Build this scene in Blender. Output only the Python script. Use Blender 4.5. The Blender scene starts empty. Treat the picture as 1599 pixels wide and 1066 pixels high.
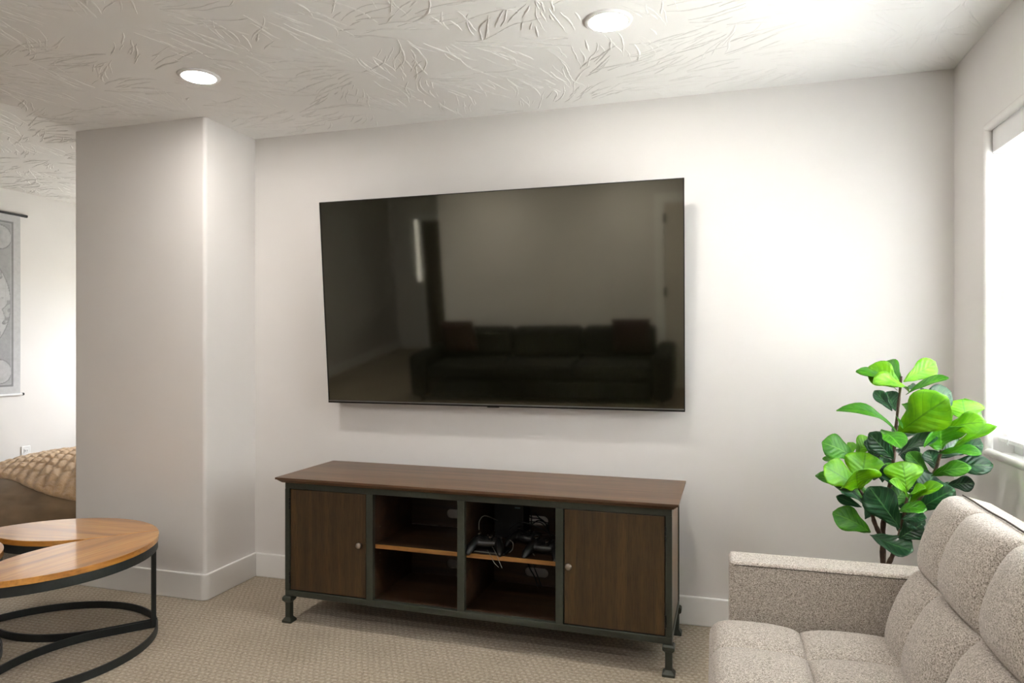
import bpy, bmesh, math, random
from mathutils import Vector, Matrix, noise

random.seed(7)
PI = math.pi
R = math.radians
SC = bpy.context.scene
COL = SC.collection

# ------------------------------------------------------------------ camera
FOC, PCX, PCY, EYE, YAW = 1066.0, 800.0, 540.0, 1.283, R(16.5)
cam_d = bpy.data.cameras.new('camera')
cam_d.sensor_width = 36.0
cam_d.lens = 36.0 * FOC / 1599.0
cam_d.shift_y = 7.0 / 1599.0
cam_d.clip_start = 0.05
cam = bpy.data.objects.new('camera', cam_d)
COL.objects.link(cam)
cam.location = (0, 0, EYE)
cam.rotation_euler = (PI / 2, 0, YAW)
SC.camera = cam

# ------------------------------------------------------------------ sky, daylight, exposure
SC.view_settings.view_transform = 'Standard'
SC.view_settings.look = 'None'
SC.view_settings.gamma = 1.0
SC.view_settings.use_curve_mapping = False
SC.view_settings.exposure = 1.2
SKY = 26.0            # overcast sky
CAN = 98.0           # emission of the recessed lamps
CANCOL = (1.0, 0.945, 0.89)
world = bpy.data.worlds.new('overcast_sky')
SC.world = world
world.use_nodes = True
bg = world.node_tree.nodes['Background']
bg.inputs[0].default_value = (0.93, 0.97, 1.0, 1)
bg.inputs[1].default_value = SKY


def portal(name, loc, rot, sx, sy):
    d = bpy.data.lights.new(name, 'AREA')
    d.shape = 'RECTANGLE'
    d.size, d.size_y = sx, sy
    d.cycles.is_portal = True
    o = bpy.data.objects.new(name, d)
    COL.objects.link(o)
    o.location = loc
    o.rotation_euler = rot
    return o


# room dimensions (metres); camera stands at x=0, y=0
WX, WY, CEIL = 0.96, 3.257, 2.44        # right wall, tv wall, ceiling
LX, BY, FY = -5.0, -1.45, 5.6           # left wall, wall behind the camera, end of left room
PX0, PX1, PY0 = -3.315, -2.465, 2.865   # pillar
W1 = (1.35, 2.925, 0.89, 2.09)          # window in the right wall: y0,y1,z0,z1
W2 = (-4.3, -3.5, 1.0, 1.75)          # window in the end wall of the left room: x0,x1,z0,z1
W3 = (-4.58, -4.545, 1.1, 2.08)          # narrow hallway sidelight: x0,x1,z0,z1
WT = 0.16
portal('daylight_portal', (WX + WT + .02, (W1[0] + W1[1]) / 2, (W1[2] + W1[3]) / 2), (0, R(90), 0), W1[3] - W1[2], W1[1] - W1[0])
portal('daylight_portal', ((W2[0] + W2[1]) / 2, FY + .13, (W2[2] + W2[3]) / 2), (R(-90), 0, 0), W2[1] - W2[0], W2[3] - W2[2])


# ------------------------------------------------------------------ helpers: photo rays to metres
def ray(px, py):
    u = (px - PCX) / FOC
    v = (PCY - py) / FOC
    return Vector((-math.sin(YAW) + u * math.cos(YAW), math.cos(YAW) + u * math.sin(YAW), v))


def atY(px, py, Y):
    r = ray(px, py)
    return r * (Y / r.y) + Vector((0, 0, EYE))


# ------------------------------------------------------------------ helpers: materials
def srgb(r, g, b):
    f = lambda c: (c / 255.0) / 12.92 if c <= 10 else (((c / 255.0) + .055) / 1.055) ** 2.4
    return (f(r), f(g), f(b), 1.0)


class NT:
    def __init__(s, name):
        s.m = bpy.data.materials.new(name)
        s.m.use_nodes = True
        s.t = s.m.node_tree
        s.b = s.t.nodes['Principled BSDF']
        s.out = s.t.nodes['Material Output']

    def n(s, typ, **kw):
        x = s.t.nodes.new(typ)
        for k, v in kw.items():
            setattr(x, k, v)
        return x

    def l(s, a, b):
        s.t.links.new(a, b)

    def put(s, sock, v):
        if hasattr(v, 'bl_idname') or hasattr(v, 'is_linked'):
            s.l(v, sock)
        else:
            sock.default_value = v

    def math(s, op, a, b=0.0, c=None, clamp=False):
        x = s.n('ShaderNodeMath', operation=op, use_clamp=clamp)
        s.put(x.inputs[0], a)
        s.put(x.inputs[1], b)
        if c is not None:
            s.put(x.inputs[2], c)
        return x.outputs[0]

    def coord(s, which='Object'):
        return s.n('ShaderNodeTexCoord').outputs[which]

    def mapping(s, vec, scale=(1, 1, 1), rot=(0, 0, 0), loc=(0, 0, 0)):
        x = s.n('ShaderNodeMapping')
        s.l(vec, x.inputs['Vector'])
        x.inputs['Scale'].default_value = scale
        x.inputs['Rotation'].default_value = rot
        x.inputs['Location'].default_value = loc
        return x.outputs[0]

    def noise(s, vec, scale, detail=2.0, rough=0.5, dist=0.0):
        x = s.n('ShaderNodeTexNoise')
        s.l(vec, x.inputs['Vector'])
        x.inputs['Scale'].default_value = scale
        x.inputs['Detail'].default_value = detail
        x.inputs['Roughness'].default_value = rough
        x.inputs['Distortion'].default_value = dist
        return x.outputs['Fac']

    def ramp(s, fac, stops):
        x = s.n('ShaderNodeValToRGB')
        s.l(fac, x.inputs[0])
        e = x.color_ramp.elements
        while len(e) < len(stops):
            e.new(0.5)
        for i, (p, c) in enumerate(stops):
            e[i].position = p
            e[i].color = c
        return x.outputs[0]

    def mix(s, fac, a, b, blend='MIX'):
        x = s.n('ShaderNodeMix', data_type='RGBA', blend_type=blend)
        s.put(x.inputs[0], fac)
        s.put(x.inputs[6], a)
        s.put(x.inputs[7], b)
        return x.outputs[2]

    def bump(s, h, strength, dist):
        x = s.n('ShaderNodeBump')
        s.l(h, x.inputs['Height'])
        x.inputs['Strength'].default_value = strength
        x.inputs['Distance'].default_value = dist
        s.l(x.outputs[0], s.b.inputs['Normal'])

    def set(s, **kw):
        for k, v in kw.items():
            s.put(s.b.inputs[k.replace('_', ' ')], v)
        return s


def plain(name, col, rough=0.5, metal=0.0, var=0.06, scale=30.0, bump=0.0, bdist=0.001, **kw):
    """a colour with a slight procedural variation"""
    t = NT(name)
    v = t.noise(t.coord(), scale, 3.0)
    lo = tuple(c * (1 - var) for c in col[:3]) + (1,)
    hi = tuple(min(1, c * (1 + var)) for c in col[:3]) + (1,)
    t.set(Base_Color=t.ramp(v, [(.3, lo), (.7, hi)]), Roughness=rough, Metallic=metal, **kw)
    if bump:
        t.bump(t.noise(t.coord(), scale * 6, 2.0), bump, bdist)
    return t.m


def wood(name, c0, c1, c2, axis, rough=0.45, coat=0.0, scale=1.0, rotz=0.0, line=0.5, coat_rough=.1, pores=1.0, spec=.5):
    """streaks along an axis (0 x, 1 y, 2 z)"""
    t = NT(name)
    sc = [16.0 * scale] * 3
    sc[axis] = 0.9 * scale
    v = t.mapping(t.coord(), tuple(sc), (0, 0, rotz)) if not rotz else \
        t.mapping(t.mapping(t.coord(), (1, 1, 1), (0, 0, rotz)), tuple(sc))
    big = t.noise(v, 1.0, 4.0, .6, .6)
    fine = t.noise(t.mapping(v, (6, 6, 6)), 1.4, 3.0, .65)
    c = t.ramp(big, [(.28, c0), (.5, c1), (.74, c2)])
    dk = t.ramp(fine, [(.30, (.35, .3, .25, 1)), (.52, (1, 1, 1, 1))])
    c = t.mix(line * pores, c, t.mix(1.0, c, dk, 'MULTIPLY'))
    t.b.inputs['Coat IOR'].default_value = 1.65
    t.set(Base_Color=c, Roughness=rough, Coat_Weight=coat, Coat_Roughness=coat_rough, Specular_IOR_Level=spec)
    t.bump(fine, .12, .001)
    return t.m


def make_materials():
    M = {}
    M['wall'] = plain('painted_drywall', srgb(226, 223, 220), .85, var=.012, scale=3, bump=.06, bdist=.002)
    M['ceiling'] = plain('ceiling_plaster', srgb(236, 235, 233), .9, var=.012, scale=3)
    M['trim'] = plain('white_trim_paint', srgb(242, 241, 239), .38, var=.01, scale=4)
    M['white'] = plain('white_plastic', srgb(236, 236, 236), .35, var=.01)
    M['slat'] = plain('white_blind_board', srgb(240, 240, 240), .4, var=.008)
    t = NT('white_vinyl_slat')
    nz = t.noise(t.coord(), 3.0)
    c = t.ramp(nz, [(.3, srgb(240, 240, 240)), (.7, srgb(244, 244, 244))])
    t.set(Base_Color=c, Roughness=.4)
    tr = t.n('ShaderNodeBsdfTranslucent')
    t.l(c, tr.inputs[0])
    mx = t.n('ShaderNodeMixShader')
    mx.inputs[0].default_value = .6
    t.l(t.b.outputs[0], mx.inputs[1])
    t.l(tr.outputs[0], mx.inputs[2])
    t.l(mx.outputs[0], t.out.inputs[0])
    M['vinyl'] = t.m
    # carpet with rows of pale loops
    t = NT('patterned_carpet')
    co = t.coord()
    sep = t.n('ShaderNodeSeparateXYZ')
    wob = t.n('ShaderNodeTexNoise')
    t.l(co, wob.inputs['Vector'])
    wob.inputs['Scale'].default_value = 30
    add = t.n('ShaderNodeMix', data_type='VECTOR')
    add.inputs[0].default_value = .004
    t.l(co, add.inputs[4])
    t.l(wob.outputs['Color'], add.inputs[5])
    t.l(add.outputs[1], sep.inputs[0])
    ry = t.math('MULTIPLY', sep.outputs[1], 1 / .0235)
    row = t.math('FLOOR', ry)
    odd = t.math('MULTIPLY', t.math('MODULO', t.math('ABSOLUTE', row), 2.0), .5)
    rx = t.math('ADD', t.math('MULTIPLY', sep.outputs[0], 1 / .0265), odd)
    ax = t.math('ABSOLUTE', t.math('SUBTRACT', t.math('FRACT', rx), .5))
    ay = t.math('ABSOLUTE', t.math('SUBTRACT', t.math('FRACT', ry), .5))
    d = t.math('ADD', t.math('POWER', t.math('DIVIDE', ax, .31), 3.0), t.math('POWER', t.math('DIVIDE', ay, .25), 3.0))
    dot = t.math('SUBTRACT', 1.35, d, clamp=True)
    fz = t.noise(co, 260, 2.0, .7)
    fz2 = t.noise(co, 95, 3.0, .7)
    big = t.noise(co, 2.2, 3.0)
    base = t.ramp(fz2, [(.25, srgb(136, 124, 106)), (.5, srgb(186, 172, 151)), (.78, srgb(226, 214, 194))])
    lite = t.ramp(fz2, [(.2, srgb(222, 211, 188)), (.75, srgb(252, 245, 228))])
    c = t.mix(t.math('MULTIPLY', dot, .4), base, lite)
    c = t.mix(.55, c, t.ramp(fz, [(.3, srgb(150, 140, 124)), (.66, (1, 1, 1, 1))]), 'MULTIPLY')
    c = t.mix(.5, c, t.ramp(big, [(.3, srgb(205, 200, 190)), (.7, (1, 1, 1, 1))]), 'MULTIPLY')
    t.set(Base_Color=c, Roughness=.95, Sheen_Weight=.2, Specular_IOR_Level=.15)
    t.bump(t.math('ADD', t.math('MULTIPLY', dot, .4), t.math('ADD', fz2, fz)), .6, .005)
    M['carpet'] = t.m
    # tweed
    t = NT('oatmeal_tweed')
    co = t.coord()
    a = t.noise(co, 330, 2.0, .8)
    b = t.noise(t.mapping(co, (1, 1, 1), (.4, .7, .3)), 160, 3.0, .7)
    c = t.ramp(a, [(.32, srgb(90, 81, 73)), (.46, srgb(176, 167, 156)), (.62, srgb(220, 213, 204))])
    c = t.mix(.5, c, t.ramp(b, [(.3, srgb(150, 138, 128)), (.62, (1, 1, 1, 1))]), 'MULTIPLY')
    t.set(Base_Color=c, Roughness=.95, Sheen_Weight=.25, Specular_IOR_Level=.1)
    t.bump(a, .5, .002)
    M['tweed'] = t.m
    M['seam'] = plain('seam_thread', srgb(72, 64, 58), .9)
    M['fir'] = plain('dark_wood_leg', srgb(60, 42, 30), .5)
    # cabinet
    M['cab_top'] = wood('walnut_top', srgb(70, 50, 34), srgb(98, 72, 50), srgb(122, 92, 66), 0, .36, .0, 1.0, line=.5)
    M['cab_door'] = wood('walnut_door', srgb(54, 38, 18), srgb(68, 49, 24), srgb(86, 63, 32), 2, .45, .0, 1.7, line=.8)
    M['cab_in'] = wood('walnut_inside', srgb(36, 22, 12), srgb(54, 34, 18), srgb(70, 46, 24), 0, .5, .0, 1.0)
    M['cab_edge'] = wood('shelf_edge', srgb(120, 80, 34), srgb(150, 104, 50), srgb(170, 124, 66), 0, .5)
    M['cab_side'] = wood('walnut_side_lit', srgb(86, 62, 36), srgb(118, 88, 54), srgb(142, 110, 70), 2, .35, .3)  # lighter brown: the window's reflection on the side is put into the colour
    M['frame'] = plain('gunmetal_paint', srgb(62, 66, 58), .42, .35, var=.08, scale=60)
    M['nickel'] = plain('brushed_nickel', srgb(150, 141, 131), .34, 1.0)
    M['steel'] = plain('black_steel', srgb(46, 50, 50), .5, .3, var=.08, scale=80)
    # tv
    t = NT('tv_glass')
    v = t.noise(t.coord(), 2.0)
    t.set(Base_Color=t.ramp(v, [(0, (.004, .004, .002, 1)), (1, (.006, .006, .003, 1))]), Roughness=.05, IOR=2.45)
    t.b.inputs['Specular Tint'].default_value = (1.0, .96, .80, 1)
    M['glass_tv'] = t.m
    M['bezel'] = plain('tv_bezel', srgb(30, 30, 30), .35, .5)
    M['bezel_lip'] = plain('tv_lip', srgb(150, 152, 152), .3, .9)
    M['black'] = plain('black_plastic', srgb(16, 16, 17), .34, var=.1)
    M['black_matte'] = plain('black_rubber', srgb(14, 14, 14), .6, var=.1)
    M['chrome'] = plain('stick_chrome', srgb(205, 205, 205), .22, 1.0)
    M['teal'] = plain('console_glint', srgb(70, 92, 98), .3)
    M['cable_g'] = plain('grey_cable', srgb(112, 110, 104), .4)
    # plant
    def leaf(name, dark, mid, vein, rough, trans):
        t = NT(name)
        uv = t.coord('UV')
        s = t.n('ShaderNodeSeparateXYZ')
        t.l(uv, s.inputs[0])
        ax = t.math('ABSOLUTE', t.math('SUBTRACT', s.outputs[0], .5))
        rib = t.math('LESS_THAN', ax, .022)
        ph = t.math('FRACT', t.math('SUBTRACT', t.math('MULTIPLY', s.outputs[1], 6.5), t.math('MULTIPLY', ax, 4.0)))
        sv = t.math('LESS_THAN', t.math('ABSOLUTE', t.math('SUBTRACT', ph, .5)), .045)
        vv = t.math('MAXIMUM', rib, t.math('MULTIPLY', sv, .55))
        nz = t.noise(t.coord(), 26, 3.0)
        c = t.ramp(nz, [(.3, dark), (.7, mid)])
        c = t.mix(t.math('MULTIPLY', vv, .6), c, vein)
        t.set(Base_Color=c, Roughness=rough, Specular_IOR_Level=.5)
        ridge = t.math('ABSOLUTE', t.math('SUBTRACT', ph, .5))
        t.bump(ridge, .35, .006)
        tr = t.n('ShaderNodeBsdfTranslucent')
        t.l(c, tr.inputs[0])
        mx = t.n('ShaderNodeMixShader')
        mx.inputs[0].default_value = trans
        t.l(t.b.outputs[0], mx.inputs[1])
        t.l(tr.outputs[0], mx.inputs[2])
        t.l(mx.outputs[0], t.out.inputs[0])
        return t.m
    M['leaf_lime'] = leaf('leaf_lime', srgb(84, 156, 4), srgb(122, 188, 8), srgb(60, 120, 10), .36, .22)  # three leaf greens: bright lime, mid green, dark green
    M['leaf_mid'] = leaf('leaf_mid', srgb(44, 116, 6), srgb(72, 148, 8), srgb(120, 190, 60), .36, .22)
    M['leaf_dark'] = leaf('leaf_dark', srgb(14, 56, 30), srgb(26, 78, 40), srgb(90, 140, 80), .28, .08)
    M['bark'] = plain('bark', srgb(84, 66, 52), .85, var=.35, scale=60, bump=.5, bdist=.004)
    M['pot'] = plain('cream_ceramic', srgb(232, 216, 182), .4, var=.02)
    M['soil'] = plain('soil', srgb(52, 40, 30), .95, var=.4, scale=80, bump=.8, bdist=.01)
    # left side
    M['acacia'] = None
    M['suede'] = plain('brown_suede', srgb(126, 104, 76), .85, var=.22, scale=7, Sheen_Weight=.4)
    t = NT('tan_plush')
    co = t.coord()
    a = t.noise(co, 240, 3.0, .8)
    b = t.noise(co, 5, 2.0)
    c = t.mix(.6, t.ramp(b, [(.35, srgb(204, 154, 98)), (.65, srgb(220, 182, 134))]),
              t.ramp(a, [(.3, srgb(178, 132, 82)), (.66, srgb(240, 214, 178))]))
    t.set(Base_Color=c, Roughness=1.0, Sheen_Weight=.5, Specular_IOR_Level=.05)
    t.bump(a, .8, .008)
    M['plush'] = t.m
    t = NT('printed_map_cloth')
    at = t.n('ShaderNodeVertexColor', layer_name='print')
    nz = t.noise(t.coord(), 40, 4.0)
    t.set(Base_Color=t.mix(.25, at.outputs[0], t.ramp(nz, [(.3, srgb(190, 190, 190)), (.7, (1, 1, 1, 1))]), 'MULTIPLY'), Roughness=.9)
    M['map'] = t.m
    # lamps and glass
    t = NT('lamp_lens')
    t.set(Base_Color=(.9, .9, .9, 1), Roughness=.5)
    t.b.inputs['Emission Color'].default_value = CANCOL + (1,)
    t.b.inputs['Emission Strength'].default_value = CAN
    M['lens'] = t.m
    t = NT('window_glass')
    tr = t.n('ShaderNodeBsdfTransparent')
    gl = t.n('ShaderNodeBsdfGlossy')
    gl.inputs['Roughness'].default_value = .02
    fr = t.n('ShaderNodeFresnel')
    fr.inputs[0].default_value = 1.3
    mx = t.n('ShaderNodeMixShader')
    t.l(fr.outputs[0], mx.inputs[0])
    t.l(tr.outputs[0], mx.inputs[1])
    t.l(gl.outputs[0], mx.inputs[2])
    t.l(mx.outputs[0], t.out.inputs[0])
    M['pane'] = t.m
    # behind the camera
    M['dark_green'] = plain('dark_velvet', srgb(18, 22, 15), .9, var=.1)
    M['dark_red'] = plain('dark_red_cloth', srgb(44, 12, 10), .9, var=.1)
    M['door'] = plain('door_paint', srgb(206, 200, 190), .4, var=.01)
    M['ground'] = plain('outside_ground', srgb(196, 192, 182), .95, var=.15, scale=1)
    M['hinge'] = plain('hinge_bronze', srgb(40, 34, 28), .4, .8)
    return M


M = make_materials()


# ------------------------------------------------------------------ helpers: geometry
class MB:
    def __init__(s):
        s.v, s.f = [], []

    def add(s, v, f):
        o = len(s.v)
        s.v += [tuple(p) for p in v]
        s.f += [tuple(i + o for i in q) for q in f]
        return s

    def box(s, x0, x1, y0, y1, z0, z1):
        v = [(x0, y0, z0), (x1, y0, z0), (x1, y1, z0), (x0, y1, z0), (x0, y0, z1), (x1, y0, z1), (x1, y1, z1), (x0, y1, z1)]
        return s.add(v, [(0, 3, 2, 1), (4, 5, 6, 7), (0, 1, 5, 4), (1, 2, 6, 5), (2, 3, 7, 6), (3, 0, 4, 7)])

    def prism(s, pts, z0, z1, taper=None):
        n = len(pts)
        top = taper or pts
        v = [(p[0], p[1], z0) for p in pts] + [(p[0], p[1], z1) for p in top]
        f = [tuple(reversed(range(n))), tuple(range(n, 2 * n))]
        f += [(i, (i + 1) % n, n + (i + 1) % n, n + i) for i in range(n)]
        return s.add(v, f)

    def band(s, outer, inner, z0, z1):
        n = len(outer)
        v = [(p[0], p[1], z0) for p in outer] + [(p[0], p[1], z1) for p in outer]
        v += [(p[0], p[1], z0) for p in inner] + [(p[0], p[1], z1) for p in inner]
        f = []
        for i in range(n):
            j = (i + 1) % n
            f += [(i, j, n + j, n + i), (2 * n + j, 2 * n + i, 3 * n + i, 3 * n + j),
                  (n + i, n + j, 3 * n + j, 3 * n + i), (j, i, 2 * n + i, 2 * n + j)]
        return s.add(v, f)

    def tube(s, path, rad, seg=8, cap=True):
        path = [Vector(p) for p in path]
        n = len(path)
        rs = rad if isinstance(rad, (list, tuple)) else [rad] * n
        t0 = (path[1] - path[0]).normalized()
        up = Vector((0, 0, 1)) if abs(t0.z) < .9 else Vector((1, 0, 0))
        a = t0.cross(up).normalized()
        v, f = [], []
        for i in range(n):
            t = (path[min(i + 1, n - 1)] - path[max(i - 1, 0)]).normalized()
            a = (a - t * a.dot(t)).normalized()
            b = t.cross(a)
            for k in range(seg):
                w = 2 * PI * k / seg
                v.append(path[i] + (a * math.cos(w) + b * math.sin(w)) * rs[i])
        for i in range(n - 1):
            for k in range(seg):
                k2 = (k + 1) % seg
                f.append((i * seg + k, i * seg + k2, (i + 1) * seg + k2, (i + 1) * seg + k))
        if cap:
            f.append(tuple(reversed(range(seg))))
            f.append(tuple((n - 1) * seg + k for k in range(seg)))
        return s.add(v, f)

    def lathe(s, prof, seg=24, c=(0, 0, 0), axis='z', ph=0.0):
        v, f = [], []
        for r, h in prof:
            for k in range(seg):
                w = 2 * PI * k / seg + ph
                p = (r * math.cos(w), r * math.sin(w), h)
                if axis == '-y':
                    p = (p[0], -p[2], p[1])
                v.append((p[0] + c[0], p[1] + c[1], p[2] + c[2]))
        n = len(prof)
        for i in range(n - 1):
            for k in range(seg):
                k2 = (k + 1) % seg
                f.append((i * seg + k, i * seg + k2, (i + 1) * seg + k2, (i + 1) * seg + k))
        f.append(tuple(reversed(range(seg))))
        f.append(tuple((n - 1) * seg + k for k in range(seg)))
        return s.add(v, f)

    def ball(s, c, r, seg=16, rings=10):
        rx, ry, rz = r if isinstance(r, (tuple, list)) else (r, r, r)
        v, f = [], []
        for i in range(rings + 1):
            th = PI * i / rings
            for k in range(seg):
                w = 2 * PI * k / seg
                v.append((c[0] + rx * math.sin(th) * math.cos(w), c[1] + ry * math.sin(th) * math.sin(w), c[2] - rz * math.cos(th)))
        for i in range(rings):
            for k in range(seg):
                k2 = (k + 1) % seg
                f.append((i * seg + k, i * seg + k2, (i + 1) * seg + k2, (i + 1) * seg + k))
        return s.add(v, f)

    def grid(s, pts):
        """pts[i][j] -> quads"""
        ni, nj = len(pts), len(pts[0])
        v = [p for row in pts for p in row]
        f = [(i * nj + j, (i + 1) * nj + j, (i + 1) * nj + j + 1, i * nj + j + 1) for i in range(ni - 1) for j in range(nj - 1)]
        return s.add(v, f)

    def build(s, name, mat, parent=None, bevel=0.0, seg=2, smooth=None, weld=False, clean=True):
        me = bpy.data.meshes.new(name)
        me.from_pydata(s.v, [], s.f)
        if weld or clean:
            bm = bmesh.new()
            bm.from_mesh(me)
            if weld:
                bmesh.ops.remove_doubles(bm, verts=bm.verts, dist=1e-5)
            bmesh.ops.recalc_face_normals(bm, faces=bm.faces)
            bm.to_mesh(me)
            bm.free()
        me.materials.append(mat)
        o = bpy.data.objects.new(name, me)
        COL.objects.link(o)
        if parent:
            o.parent = parent
        if bevel:
            b = o.modifiers.new('bevel', 'BEVEL')
            b.width = bevel
            b.segments = seg
            b.limit_method = 'ANGLE'
            b.angle_limit = R(40)
        if smooth:
            me.polygons.foreach_set('use_smooth', [True] * len(me.polygons))
            me.set_sharp_from_angle(angle=R(smooth))
        return o


def tag(o, label, cat, group=None, kind=None):
    if label:
        o['label'] = label
    if cat:
        o['category'] = cat
    if group:
        o['group'] = group
    if kind:
        o['kind'] = kind
    return o


def thing(name, label, cat, loc=(0, 0, 0), rotz=0.0, group=None):
    o = bpy.data.objects.new(name, None)
    o.empty_display_size = .1
    COL.objects.link(o)
    o.location = loc
    o.rotation_euler = (0, 0, rotz)
    return tag(o, label, cat, group)


def struct(name, mb, mat, label=None, parent=None, **kw):
    o = mb.build(name, mat, parent, **kw)
    if not parent:
        tag(o, label, None, None, 'structure')
    return o


def copy_tree(o, parent=None):
    c = o.copy()
    COL.objects.link(c)
    c.parent = parent
    for ch in list(o.children):
        copy_tree(ch, c)
    return c


# ================================================================== the room shell
struct('floor', MB().box(LX - .1, WX + .1, BY - 2.6, FY + .1, -.08, 0), M['carpet'], 'beige patterned loop carpet with rows of pale dots')
ceil = struct('ceiling', MB().box(LX - .1, WX + .1, BY - 2.6, FY + .1, CEIL, CEIL + .1), M['ceiling'], 'off-white ceiling with hand-trowelled plaster ridges')


def ceiling_ridges():
    """brushed plaster: fans of raised strokes"""
    rnd = random.Random(3)
    mb = MB()
    cents = []
    tries = 0
    while len(cents) < 420 and tries < 20000:
        tries += 1
        c = (rnd.uniform(-5.0, .9), rnd.uniform(.9, 4.6))
        if all((c[0] - q[0]) ** 2 + (c[1] - q[1]) ** 2 > .205 ** 2 for q in cents):
            cents.append(c)
    for cx, cy in cents:
        main = 1.5 * noise.noise(Vector((cx * .9, cy * .9, 2.0))) * PI + rnd.choice((0, 0, PI)) + rnd.uniform(-.6, .6)
        fan = rnd.uniform(.35, 1.3)
        cbend = rnd.uniform(-2.2, 2.2)
        m = rnd.randint(11, 17)
        for k in range(m):
            q0 = (k + rnd.uniform(-.35, .35)) / m - .5
            a = main + q0 * fan
            lat = q0 * rnd.uniform(.20, .30)
            r0 = rnd.uniform(-.14, .04)
            L = rnd.uniform(.07, .30) * rnd.uniform(.6, 1)
            bend = cbend + rnd.uniform(-.9, .9)
            n = max(5, int(L / .014))
            x = cx - lat * math.sin(main) + r0 * math.cos(a)
            y = cy + lat * math.cos(main) + r0 * math.sin(a)
            w0 = rnd.uniform(.0022, .0050)
            h0 = rnd.uniform(.0018, .0050)
            v, f = [], []
            for i in range(n + 1):
                q = i / n
                tp = max(.1, math.sin(PI * min(1, q * .95 + .04))) ** .5
                tp *= 1 + .35 * rnd.uniform(-1, 1)
                nx, ny = -math.sin(a), math.cos(a)
                w, h = w0 * tp + .0006, h0 * tp + .0001
                v += [(x - nx * w, y - ny * w, CEIL + .0004), (x, y, CEIL - h), (x + nx * w, y + ny * w, CEIL + .0004)]
                a += bend * L / n + rnd.uniform(-.17, .17)
                x += math.cos(a) * L / n
                y += math.sin(a) * L / n
            for i in range(n):
                b = i * 3
                f += [(b, b + 1, b + 4, b + 3), (b + 1, b + 2, b + 5, b + 4)]
            xs, ys = [p[0] for p in v], [p[1] for p in v]
            if max(xs) > WX - .005 or min(xs) < LX + .005:
                continue
            if max(ys) > WY - .005 and max(xs) > PX0 - .01:
                continue
            if max(ys) > PY0 - .01 and max(xs) > PX0 - .01 and min(xs) < PX1 + .01:
                continue
            if any((p[0] - lx) ** 2 + (p[1] - ly) ** 2 < .0081 for p in v for lx, ly in ((-.362, 2.425), (-2.118, 2.425))):
                continue
            mb.add(v, f)
    o = mb.build('plaster_ridges', M['ceiling'], ceil, clean=False)
    o['kind'] = 'stuff'
    o.data.polygons.foreach_set('use_smooth', [True] * len(o.data.polygons))


ceiling_ridges()

struct('wall_back', MB().box(PX1 - .3, WX + WT, WY, WY + .14, 0, CEIL), M['wall'], 'white wall that the television hangs on')
# pillar with rounded corners
rp = .018
pts = []
for cx, cy, a0 in ((PX1 - rp, PY0 + rp, -90), (PX1 - rp, WY + .22, 0), (PX0 + rp, WY + .22, 90), (PX0 + rp, PY0 + rp, 180)):
    for k in range(7):
        a = R(a0 + 15 * k)
        pts.append((cx + rp * math.cos(a), cy + rp * math.sin(a)))
struct('wall_pillar', MB().prism(pts, 0, CEIL), M['wall'], 'white drywall pillar projecting beside the coffee tables', smooth=35)


def wall_with_hole(u0, u1, z1, h, fn):
    """u0..u1 along the wall, hole (a,b,c,d)"""
    a, b, c, d = h
    mb = MB()
    for p in ((u0, a, 0, z1), (b, u1, 0, z1), (a, b, 0, c), (a, b, d, z1)):
        mb.box(*fn(*p))
    return mb


mb = wall_with_hole(BY - 2.6, WY + .14, CEIL, W1, lambda a, b, c, d: (WX, WX + WT, a, b, c, d))
struct('wall_right', mb, M['wall'], 'white wall with the blind-covered window')
# soft drywall return around the window
ret = MB()
rr = .016
y0, y1, z0, z1 = W1
# a rounded bead frame just proud of the opening edge
for (p, q) in (((y0, z0), (y1, z0)), ((y1, z0), (y1, z1)), ((y1, z1), (y0, z1)), ((y0, z1), (y0, z0))):
    ret.tube([(WX + rr * .72, p[0], p[1]), (WX + rr * .72, q[0], q[1])], rr, 16)
struct('trim_1', ret, M['wall'], 'rounded white drywall edge around the window', smooth=50)
mb = wall_with_hole(LX, PX1 - .05, CEIL, W2, lambda a, b, c, d: (a, b, FY, FY + .12, c, d))
struct('wall_far', mb, M['wall'], 'end wall of the adjoining room')
struct('wall_left', MB().box(LX - .1, LX, BY - 2.6, FY + .12, 0, CEIL), M['wall'], 'cool white wall with a map hanging behind the pillar')
# enclosing side of the adjoining room
struct('wall_inner', MB().box(PX0 + .1, PX0 + .22, WY + .238, FY, 0, CEIL), M['wall'], 'inner side wall of the adjoining room')
# walls behind the camera, mirrored in the television
struct('wall_front', MB().box(-3.15, WX, BY - .12, BY, 0, CEIL), M['wall'], 'beige-white wall behind the dark sofa, mirrored in the television')
struct('wall_hall', wall_with_hole(LX, WX, CEIL, W3, lambda a, b, c, d: (a, b, BY - 2.6, BY - 2.48, c, d)), M['wall'], 'end wall of the hallway mirrored in the television')
struct('wall_hall_side', MB().box(-3.15, -3.03, BY - 2.48, BY - .12, 0, CEIL), M['wall'], 'hallway side wall mirrored in the television')


struct('ground', MB().box(-30, 30, -30, 30, -.5, -.3), M['ground'], 'pale ground outside the window')

# baseboards
BH, BT = .132, .016
def bb(name, x0, x1, y0, y1, label):
    o = struct(name, MB().box(x0, x1, y0, y1, 0, BH), M['trim'], label, bevel=.006, seg=3)
    return o


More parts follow.
